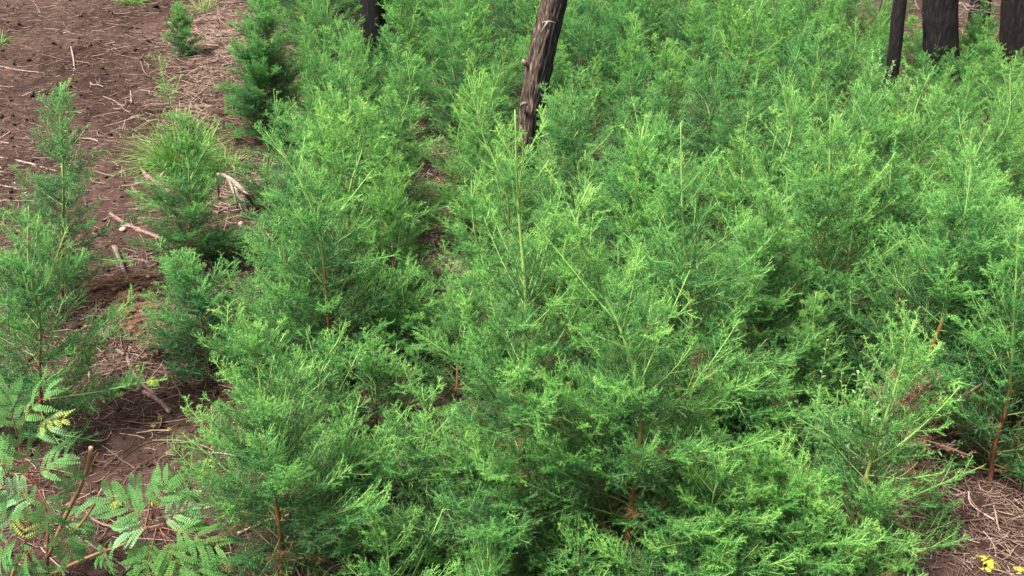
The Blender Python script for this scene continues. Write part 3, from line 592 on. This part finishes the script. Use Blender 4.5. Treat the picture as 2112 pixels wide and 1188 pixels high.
def straw(n, px, py, sx, sy, L, rad, agef, seed, label, hgt=.03):
    rng = R_(seed); b = gp(px, py); x = b[0]+rng.normal(0, sx, n); y = b[1]+rng.normal(0, sy, n); K = 5; P = np.zeros((n, K, 3)); ln = L*np.exp(rng.normal(0, .45, n)); a = rng.uniform(0, 6.28, n); c = rng.normal(0, .32, n)
    for k in range(K):
        q = k/(K-1)-.5; P[:, k, 0] = x+np.cos(a+c*q)*ln*q; P[:, k, 1] = y+np.sin(a+c*q)*ln*q
    P[:, :, 2] = terr_full(P[:, :, 0], P[:, :, 1]).mean(1, keepdims=True) + rng.rand(n, 1)*hgt + rng.normal(0, .25, (n, 1))*ln[:, None]*np.linspace(-.5, .5, K)[None]
    A = Acc(); A.tubes(P, rad*np.exp(rng.normal(0, .3, n))[:, None].repeat(K, 1), 3, 0, np.clip(agef+rng.normal(0, .22, n), 0, 1)[:, None].repeat(K, 1), cap=False)
    tag(link('straw_litter', A.mesh('straw_litter'), [M_litter]), label, 'litter', kind='stuff')
straw(1500, 450, 150, .24, 1.0, .13, .0019, .70, 41, 'dense greyish straw and twigs left of the dark columnar sapling')
straw(1500, 470, 60, .35, .8, .14, .0020, .75, 42, 'greyish straw and twigs under the saplings at the top')
straw(900, 500, 400, .30, .35, .10, .0016, .78, 43, 'pale straw around the gnarled branch')
straw(1200, 890, 320, .25, .5, .12, .0018, .70, 44, 'brown straw in the litter gap left of the burnt trunk')
straw(1300, 915, 560, .16, .4, .11, .0016, .72, 45, 'brown straw by the charred snag')
straw(1800, 300, 660, .22, .45, .06, .0012, .60, 46, 'brown needle litter around the fallen dead branch')
straw(2500, 1960, 1080, .40, .30, .06, .0011, .55, 47, 'fine fibrous litter on the bare patch at lower right', .015)
straw(300, 90, 30, .8, .9, .13, .0018, .62, 48, 'pale twigs and straw at the top left')
litter(4200, 'twig_litter', 'thin dry twigs strewn over the bare soil', 6, .17, .0024, (2.3, 15), .62, 7, .008)
def clods():
    rng = R_(31); n = 15000; y = 2.2 + 13*rng.rand(n)**.8; x = rng.uniform(-1, 1, n)*(.62*y+.3)
    base = np.array([(1,0,0),(-1,0,0),(0,1,0),(0,-1,0),(0,0,1),(0,0,-1)], float); f = np.array([(0,2,4),(2,1,4),(1,3,4),(3,0,4),(2,0,5),(1,2,5),(3,1,5),(0,3,5)])
    s = np.exp(rng.normal(-4.75, .6, n))[:, None, None]
    V = base[None]*s*rng.uniform(.6, 1.3, (n, 6, 1)) + rng.normal(0, 1, (n, 6, 3))*s*.22
    V[:, :, 2] *= .7; V[:, :, 0] += x[:, None]; V[:, :, 1] += y[:, None]; V[:, :, 2] += (terr_full(x, y)+s[:, 0, 0]*.3)[:, None]
    A = Acc(); A.add(V, (f[None] + (np.arange(n)*6)[:, None, None]).reshape(-1, 3), 0, .5)
    tag(link('soil_crumbs', A.mesh('soil_crumbs'), [M_soil]), 'crumbs and clods of dark brown soil', 'soil', kind='stuff')
clods()

# ------------------------------------------------------------------ dead brown foliage
def dead(seed, pts, Rad, label, tint=(1, 1, 1), lie=None, dens=1.0):
    b = gp(*pts[0]); W = [b] + [(gp(*p) + np.array([0, 0, .05])) if lie else at(*p, b[1]) for p in pts[1:]]
    loc = np.array([w-b for w in W]); L = resample(loc, 26); Ln = np.linalg.norm(np.diff(L, axis=0), axis=1).sum()
    if lie:
        base_up = resample([(0, 0, 0), (0, 0, Ln)], 26); tm, cm = gen_sapling(seed, base_up, Ln, Rad, 'mid', dens, low=.30)
        e = empty('dead_branch', b); d = Vector(W[-1]-b).normalized(); e.rotation_mode = 'QUATERNION'; e.rotation_quaternion = d.to_track_quat('Z', 'Y'); e.scale = (1, .45, 1)
        X_ = d.cross(Vector((0, 0, 1))).normalized(); Y_ = d.cross(X_); from_m = __import__('mathutils').Matrix((X_, Y_, d)).transposed(); e.rotation_quaternion = from_m.to_quaternion()
        e.scale = (1.25, .30, 1); e.location.z += .035
    else:
        tm, cm = gen_sapling(seed, L, loc[-1, 2], Rad, 'mid', dens); e = empty('dead_sapling', b)
    tag(e, label, 'dead branch' if lie else 'dead sapling')
    tm.materials.append(M_brownw); cm.materials.append(M_dead); cm.materials.append(M_litter)
    link('trunk', tm, [], e); c = link('crown', cm, [], e); c.color = (*tint, 1)
dead(601, [(236,518),(275,575),(330,760)], .24, 'fallen dead branch with rusty brown needles lying on the soil', (.85, .75, .65), lie=True, dens=1.5)
dead(602, [(1872,985),(1876,880),(1884,745)], .26, 'dead pinkish brown sapling behind the slim open sapling at lower right', (.95, .8, .8), dens=1.0)
dead(603, [(788,870),(785,800)], .14, 'small dead brown seedling in the dark gap left of centre', (.6, .5, .5))
dead(604, [(905,660),(915,560),(908,500)], .14, 'dead brown sapling in the litter gap left of the charred snag', (.8, .7, .7), dens=.6)

# ------------------------------------------------------------------ grass tussocks
def tussock(label, px, py, n, L, spread, seed, dry=.2):
    rng = R_(seed); b = gp(px, py); az = rng.rand(n)*2*np.pi; el = np.radians(rng.uniform(25, 88, n)); r0 = rng.rand(n)**.5*spread
    p0 = np.stack([np.cos(az)*r0, np.sin(az)*r0, np.full(n, -.01)], 1); d = np.stack([np.cos(az)*np.cos(el), np.sin(az)*np.cos(el), np.sin(el)], 1)
    ln = L*rng.uniform(.45, 1.15, n); K = 8; P = grow(p0, d, ln, K, -rng.uniform(.4, 1.9, n), .12, rng)
    t = np.linspace(0, 1, K); w = (.0028*(1-t**1.6)+.0003)[None]*rng.uniform(.7, 1.4, n)[:, None]
    T = norm(np.gradient(P, axis=1)); sv = norm(np.cross(T, np.array([0, 0, 1.0]) + 0*T) + rng.normal(0, .25, (n, 1, 3)))
    V = np.stack([P - sv*w[:, :, None], P + sv*w[:, :, None] , P + np.cross(sv, T)*w[:, :, None]*.35], 2)  # shallow V keel
    F = []; base = (np.arange(n)*K*3)[:, None]; k = (np.arange(K-1)*3)[None]
    for a, c in ((0, 2), (2, 1)):
        q0 = base+k+a; q1 = base+k+c; F += [np.stack([q0, q1, q1+3], -1).reshape(-1, 3), np.stack([q0, q1+3, q0+3], -1).reshape(-1, 3)]
    ag = np.where(rng.rand(n) < dry, rng.uniform(.85, 1, n), rng.uniform(.1, .8, n)); A = Acc(); A.add(V, np.concatenate(F), 0, np.repeat(ag, K*3))
    e = link('grass_tussock', A.mesh('grass_tussock', True), [M_grass]); e.location = b; tag(e, label, 'grass')
tussock('big yellow green grass tussock on the bare soil, left of centre top', 372, 352, 760, .46, .12, 1, .15)
tussock('yellowish grass tussock cut off by the top edge', 275, 8, 200, .38, .09, 2)
tussock('dry straw coloured grass clump right of the big tussock', 468, 350, 150, .26, .08, 3, .75)
tussock('small grass tuft at the left edge near the top', 0, 92, 60, .20, .04, 4)
tussock('straggly grass under the left saplings at the top', 420, 22, 120, .28, .10, 5, .5)
tussock('thin grass tuft at the right edge by the dark red trunk', 2105, 985, 90, .25, .05, 7, .05)

# ------------------------------------------------------------------ fern-leaved plant (bipinnate)
def leaflet_strip(A, p0, p1, n, ll, lw, upn, age, rng, droop=.12, fold=.0):
    """one pinna: paired oblong leaflets along a bowed midrib, plus its midrib"""
    n = max(n, 4); t = (np.arange(n)+.7)/n; ax_ = p1-p0; Lp = np.linalg.norm(ax_); ax_ = ax_/Lp
    sd_ = np.cross(upn, ax_); sd_ /= np.linalg.norm(sd_); up = np.cross(ax_, sd_)
    mid = p0[None] + np.outer(t, p1-p0) + np.outer(np.sin(t*np.pi)*Lp*.10 - t*t*Lp*droop, up)
    env = np.clip(.55+1.6*t, 0, 1)*np.clip((1.04-t)*3.2, .25, 1)
    for sgn in (-1, 1):
        l = ll*env*rng.uniform(.9, 1.08, n); d = norm(sgn*sd_[None]*.93 + ax_[None]*.36 + up[None]*rng.normal(-fold, .07, (n, 1)))
        w = norm(np.cross(d, up[None]+0*d))*sgn
        q = []
        for s, ww in ((0, .25), (.2, .95), (.75, 1.0), (1.0, .35)):
            c = mid + d*(l*s)[:, None]
            q.append(c - w*(lw*ww*.5)); q.append(c + w*(lw*ww*.5))
        V = np.stack(q, 1); b = (np.arange(n)*8)[:, None]
        F = np.concatenate([np.stack([b[:, 0]+a, b[:, 0]+a+1, b[:, 0]+a+3], -1) for a in (0, 2, 4)] + [np.stack([b[:, 0]+a, b[:, 0]+a+3, b[:, 0]+a+2], -1) for a in (0, 2, 4)])
        A.add(V, F, 0, np.repeat(np.clip(age + rng.normal(0, .05, n), 0, 1), 8))
    A.tubes(np.vstack([p0[None], mid])[None], np.full((1, n+1), .0007), 3, 1, np.full((1, n+1), .45), cap=False)
def bileaf(parent, org, base, tip, npairs, plen, age, seed, ll=.0120, lw=.0056, fold=0.0, curv=.0):
    rng = R_(seed); A = Acc(); base = base-org; tip = tip-org; L = np.linalg.norm(tip-base); ax_ = (tip-base)/L
    cam_dir = norm(np.array([0, -.55, .85])+rng.normal(0, .18, 3)); upn = norm(cam_dir - ax_*np.dot(cam_dir, ax_)); sd_ = np.cross(upn, ax_)
    pts_ = resample([base, (base+tip)/2 + upn*L*.10, tip], 12); A.tubes(pts_[None], np.linspace(.0016, .0008, 12)[None], 5, 1, np.full((1, 12), .7))
    for k in range(npairs):
        t = .22 + .78*(k+.5)/npairs; o = pts_[int(t*11)]
        for sg_ in (-1, 1):
            a = math.radians(62 - 34*t + rng.normal(0, 6)); pl = 1.0*plen*(.72+.5*math.sin(math.pi*min(1, t*.9)))*rng.uniform(.88, 1.1)
            d = ax_*math.cos(a) + sd_*sg_*math.sin(a) + upn*rng.normal(-.08, .12); d /= np.linalg.norm(d)
            leaflet_strip(A, o, o+d*pl, int(pl/.0070), ll, lw, upn, np.full(int(max(4, pl/.0070)), age) + rng.normal(0, .05), rng, fold=fold)
    o = link('leaf', A.mesh('leaf'), [M_leaf, M_stemr], parent); return o
fb = gp(95, 1215); FY = fb[1]
fe = empty('fern_leaved_shrub', fb); tag(fe, 'fern leaved shrub with cut brown stems in the lower left corner', 'shrub')
def stemobj(parent, org, pxs, rad, age, name='stem', Y=FY, m=M_stemr):
    A = Acc(); W = [(at(p[0], p[1], Y + (p[2] if len(p) > 2 else 0)) - org) for p in pxs]; q = resample(W, 20)
    ag = np.interp(np.linspace(0, 1, 20), np.linspace(0, 1, len(age)), age)
    A.tubes(q[None], np.interp(np.linspace(0, 1, 20), np.linspace(0, 1, len(rad)), rad)[None], 8, 0, ag[None]); return link(name, A.mesh(name, True), [m], parent)
stemobj(fe, fb, [(95,1225),(97,1150),(98,1070),(80,1010),(50,960),(38,915),(46,870),(52,840)], [.009,.008,.006,.004,.003,.0025,.002,.0015], [.2,.2,.3,.7,.8,.8,.9])
stemobj(fe, fb, [(95,1190),(150,1163),(200,1142),(240,1128),(280,1110),(310,1080),(322,1045),(324,1015)], [.007,.0065,.006,.005,.004,.003,.0025,.002], [.3,.45,.45,.5,.6,.8,.8])
stemobj(fe, fb, [(98,1150),(135,1065),(165,1005),(182,960),(187,925)], [.007,.0072,.0075,.0075,.0075], [.4,.5,.4,.4,.4])
stemobj(fe, fb, [(187,926),(187.6,922)], [.0076,.0074], [1, 1], 'cut_stem_face')
stemobj(fe, fb, [(176,972),(190,955),(203,934)], [.0045,.004,.003], [.5,.6])
stemobj(fe, fb, [(150,1100),(175,1070),(195,1040),(210,1008)], [.005,.0045,.004,.003], [.5,.5,1])
stemobj(fe, fb, [(92,1210),(60,1150),(52,1110)], [.006,.005,.002], [.3,.5])
stemobj(fe, fb, [(70,1000),(30,960),(-20,910)], [.003,.003,.003], [.8,.9])
stemobj(fe, fb, [(20,1200),(40,1150),(55,1120)], [.006,.005,.003], [.5,.6])
leaves = [((20,1010),(-30,990),3,.08,.5,.02),((85,1110),(40,1180),4,.08,.5,-.03),((140,1160),(120,1210),3,.07,.5,-.02),((270,1112),(300,1150),3,.07,.6,-.08),((30,1150),(80,1200),4,.08,.45,-.05),((190,1140),(160,1100),3,.06,.5,.03),((332,1095),(430,1190),5,.10,.6,-.09),((105,960),(150,990),3,.06,.5,-.02),((10,880),(-20,820),3,.08,.5,-.02),((38,905),(22,792),4,.075,.45,-.02),((44,885),(108,806),3,.080,.5,-.05),((46,890),(-12,830),3,.08,.5,.05),((60,905),(118,878),2,.07,.45,0),
 ((60,985),(30,905),3,.07,.5,-.06),((70,990),(150,935),4,.085,.45,-.04),((35,985),(-25,925),4,.08,.6,0),((48,1000),(62,1060),3,.07,.55,-.06),((80,1010),(110,1078),4,.065,.4,-.08),
 ((90,1040),(20,1010),4,.07,.5,.04),((120,1072),(148,1150),4,.07,.5,-.06),((110,1080),(195,1060),3,.08,.5,.05),((40,1085),(-22,1050),4,.08,.45,-.02),((60,1090),(-10,1150),4,.09,.5,0),
 ((318,1072),(222,1030),5,.085,.6,-.05),((322,1062),(352,985),4,.08,.5,.02),((326,1085),(402,1040),4,.075,.55,.04),((310,1085),(258,1100),4,.07,.55,-.08),((322,1090),(300,1200),5,.10,.65,-.10),((330,1090),(385,1200),5,.105,.7,-.12),((334,1088),(455,1130),5,.095,.65,-.05),
 ((322,1052),(268,1000),3,.065,.5,.06),((250,1122),(205,1150),3,.06,.5,0),((215,1130),(232,1175),3,.05,.5,-.05),((350,1075),(395,1075),3,.07,.6,.03)]
for k, (b_, t_, n_, pl, ag, dy) in enumerate(leaves):
    bileaf(fe, fb, at(*b_, FY-.02+dy*.5), at(*t_, FY+dy), n_, pl, ag, 700+k)
yl1 = bileaf(fe, fb, at(75,880,FY-.04), at(142,866,FY-.08), 4, .052, 1.0, 740, .010, .0042, .5); yl1['label'] = 'yellowing drooping leaf near the top of the shrub'
yl2 = bileaf(fe, fb, at(52,1122,FY-.05), at(56,1066,FY-.05), 3, .06, .93, 741, .011, .0045, .3); yl2['label'] = 'yellow green folded leaf low on the shrub'
sb = gp(372, 1120); se = empty('yellow_leaved_seedling', sb); tag(se, 'small seedling with yellow leaves and a thin red stem, behind the fern leaved shrub', 'seedling')
stemobj(se, sb, [(372,1122),(400,1050),(412,1000),(428,965)], [.003,.0028,.002,.0015], [.8,.8], Y=sb[1])
bileaf(se, sb, at(412,1000,sb[1]), at(436,955,sb[1]-.05), 3, .045, 1.0, 742, .012, .006, .3)
bileaf(se, sb, at(405,1015,sb[1]), at(352,990,sb[1]-.05), 4, .06, .55, 743, .011, .0045)

# ------------------------------------------------------------------ lance-leaved plants
def lance_plant(label, px, py, nst, H, spread, ll, lw, seed, lean=(0, 0), age=.7, Y=None, cat='shrub', per=26, m=None):
    rng = R_(seed); b = gp(px, py); e = empty('leafy_shrub', b); tag(e, label, cat)
    az = rng.rand(nst)*2*np.pi; el = np.radians(rng.uniform(48, 85, nst)); p0 = np.stack([np.cos(az)*.03, np.sin(az)*.03, 0*az], 1)
    d = norm(np.stack([np.cos(az)*np.cos(el)*spread+lean[0], np.sin(az)*np.cos(el)*spread+lean[1], np.sin(el)], 1)); L = H*rng.uniform(.6, 1.1, nst)
    P = grow(p0, d, L, 8, .1, .12, rng); A = Acc(); A.tubes(P, np.linspace(.0025, .0009, 8)[None].repeat(nst, 0), 5, 0, np.full((nst, 8), .5)); link('stem', A.mesh('stem', True), [M_twig], e)
    B = Acc(); n = per*nst; idx = np.repeat(np.arange(nst), per); s = np.tile(np.linspace(.18, .995, per), nst); p, T = on_curve(P, idx, s); u, v = perp(T); ph = np.arange(n)*2.4
    a = np.radians(rng.uniform(35, 65, n)); dd = norm(T*np.cos(a)[:, None] + (u*np.cos(ph)[:, None]+v*np.sin(ph)[:, None])*np.sin(a)[:, None]); w = norm(np.cross(dd, np.array([0, 0, 1.0])+rng.normal(0, .2, (n, 3)))); up = np.cross(w, dd)
    l = ll*rng.uniform(.6, 1.15, n)*(1-.4*s); V = []
    for t, ww in ((0, .12), (.3, .9), (.6, .9), (1, .04)):
        c = p + dd*(l*t)[:, None] - np.array([0, 0, 1.0])*(l*t*t*.25)[:, None]
        for sg_, kk in ((-1, .18), (0, 0), (1, .18)): V.append(c + w*(sg_*lw*.5*ww) + up*(kk*lw*ww))
    V = np.stack(V, 1); bb = np.arange(n)*12; F = []
    for r_ in range(3):
        for c_ in range(2):
            q = bb + r_*3 + c_; F += [np.stack([q, q+1, q+4], -1), np.stack([q, q+4, q+3], -1)]
    B.add(V, np.concatenate(F), 0, np.repeat(np.clip(age+rng.normal(0, .15, n), 0, 1), 12)); link('foliage', B.mesh('foliage'), [m or M_lance], e); return e
lance_plant('pale leafy shrub with small glossy lance shaped leaves between the front saplings at right', 1690, 1005, 34, .56, 1.3, .036, .010, 801, (.0, 0), .45)
lance_plant('pale leafy sprigs with lance shaped leaves behind the slim open sapling', 1830, 960, 9, .34, 1.4, .036, .010, 802, (.1, 0), .5)
lance_plant('whitish leafy shrub left of the thin burnt trunk', 1790, 290, 16, .75, .9, .040, .010, 803, (0, 0), .9, per=30)
lance_plant('upright plant with two broad grey green leaves left of the litter gap', 850, 530, 2, .34, .4, .12, .022, 804, (0, 0), .85, cat='plant', per=4)
lance_plant('small rosette of broad pointed leaves in the litter gap', 908, 515, 2, .16, .8, .09, .018, 805, (0, 0), .85, cat='plant', per=5)
lance_plant('little clover like weed on the soil left of the hooked stick', 222, 820, 6, .09, 1.5, .018, .014, 806, (0, 0), .6, cat='weed', per=5)
lance_plant('broad leaved weed between dark stems in the right thicket', 1840, 520, 4, .55, .8, .06, .020, 807, (0, 0), .65, cat='weed', per=8)

def flower(label, px, py, Y):
    rng = R_(int(px)); c = at(px, py, Y); o = empty('pink_flower', c); tag(o, label, 'flower', 'pink flowers'); A = Acc(); n = 60
    d = norm(rng.normal(0, 1, (n, 3))); w = norm(np.cross(d, rng.normal(0, 1, (n, 3)))); V = np.stack([d*.004-w*.004, d*.004+w*.004, d*.011+w*.003, d*.011-w*.003], 1)
    F = np.concatenate([np.stack([np.arange(n)*4, np.arange(n)*4+1, np.arange(n)*4+2], -1), np.stack([np.arange(n)*4, np.arange(n)*4+2, np.arange(n)*4+3], -1)]); A.add(V, F, 0, np.repeat(rng.rand(n), 4)); link('petals', A.mesh('petals'), [M_pink], o)
    B = Acc(); g_ = float(terr(c[0], c[1])); B.tubes(resample([(0, 0, g_-c[2]), (.02, .01, (g_-c[2])*.5), (0, 0, 0)], 8)[None], np.full((1, 8), .002), 5, 0, np.full((1, 8), .6)); link('stem', B.mesh('stem'), [M_twig], o)
flower('brighter pink flower, the upper left of two in the thicket right of the leaning trunk', 1338, 163, 7.6)
flower('paler pink flower, the lower right of the two', 1355, 192, 7.5)

# ------------------------------------------------------------------ yellow herbs on the soil
def herb(label, px, py, r, seed, h=.5):
    rng = R_(seed); b = gp(px, py); n = 90; a = rng.rand(n)*6.28; rr = rng.rand(n)**.5*r; c = np.stack([np.cos(a)*rr, np.sin(a)*rr, (1-(rr/r)**2)*r*h+rng.normal(0, .003, n)], 1)
    nrm = norm(np.stack([np.cos(a)*.5, np.sin(a)*.5, np.ones(n)], 1)+rng.normal(0, .4, (n, 3))); u, v = perp(nrm); s = r*rng.uniform(.14, .28, n)[:, None]; V = []
    for k in range(6): V.append(c + (u*math.cos(k*1.047)+v*math.sin(k*1.047)*.7)*s)
    V = np.stack(V, 1); bb = np.arange(n)*6; F = np.concatenate([np.stack([bb, bb+k, bb+k+1], -1) for k in range(1, 5)]); A = Acc(); A.add(V, F, 0, np.repeat(rng.rand(n), 6))
    B = Acc(); B.tubes(np.stack([np.stack([c[:, 0]*.2, c[:, 1]*.2, 0*a-.01], 1), c*.6, c], 1), np.full((n, 3), .0007), 3, 0, np.full((n, 3), .5), cap=False)
    e = empty('yellow_herb', (b[0], b[1], float(terr_full(b[0], b[1])))); tag(e, label, 'herb', 'yellow ground herbs'); link('leaves', A.mesh('leaves'), [M_herb], e); link('stems', B.mesh('stems'), [M_herb], e)
for k, (lab, px, py, r) in enumerate([('brightest yellow herb clump on the bare soil at lower right', 2030, 1172, .045), ('yellow herb clump where the hooked branch bends to its thick end', 316, 795, .030), ('small yellow herb to the right of the dead brown branch tip', 347, 731, .016), ('small yellow herb just right of the previous one beside the low blue green sapling', 365, 725, .016), ('little yellow herb below the hooked branch', 332, 864, .014), ('yellow herb left of the overhung dark soil', 317, 879, .012), ('yellow herb right below the first two near the shrub', 350, 882, .012), ('tiny yellow herb by the middle of the hooked branch', 286, 766, .012), ('yellow herb left of the front left pale sapling, lower one', 482, 1008, .020), ('yellow herb left of the front left pale sapling, upper one', 512, 1003, .020), ('yellow herb against the stem of the front left pale sapling', 520, 1026, .022), ('yellow herb beneath the shrub branch on the left', 240, 1048, .022), ('yellow herb at the upper right of the shrub branch', 318, 1040, .018), ('yellow herb under the yellow leaved seedling', 440, 998, .016), ('yellow herb in the gap right of the front left sapling, left one', 708, 1000, .018), ('yellow herb in the gap right of the front left sapling, right one', 752, 1018, .018), ('yellow herb in the same gap, top one', 795, 972, .014), ('pale yellow herb on the bare soil under the slim open sapling', 1906, 1132, .018), ('yellow herb at the right edge bottom', 2100, 1185, .02)]):
    herb(lab, px, py, r, 900+k)
print('verts', sum(len(m.vertices) for m in bpy.data.meshes), 'faces', sum(len(m.polygons) for m in bpy.data.meshes), 'fills', len(pts))
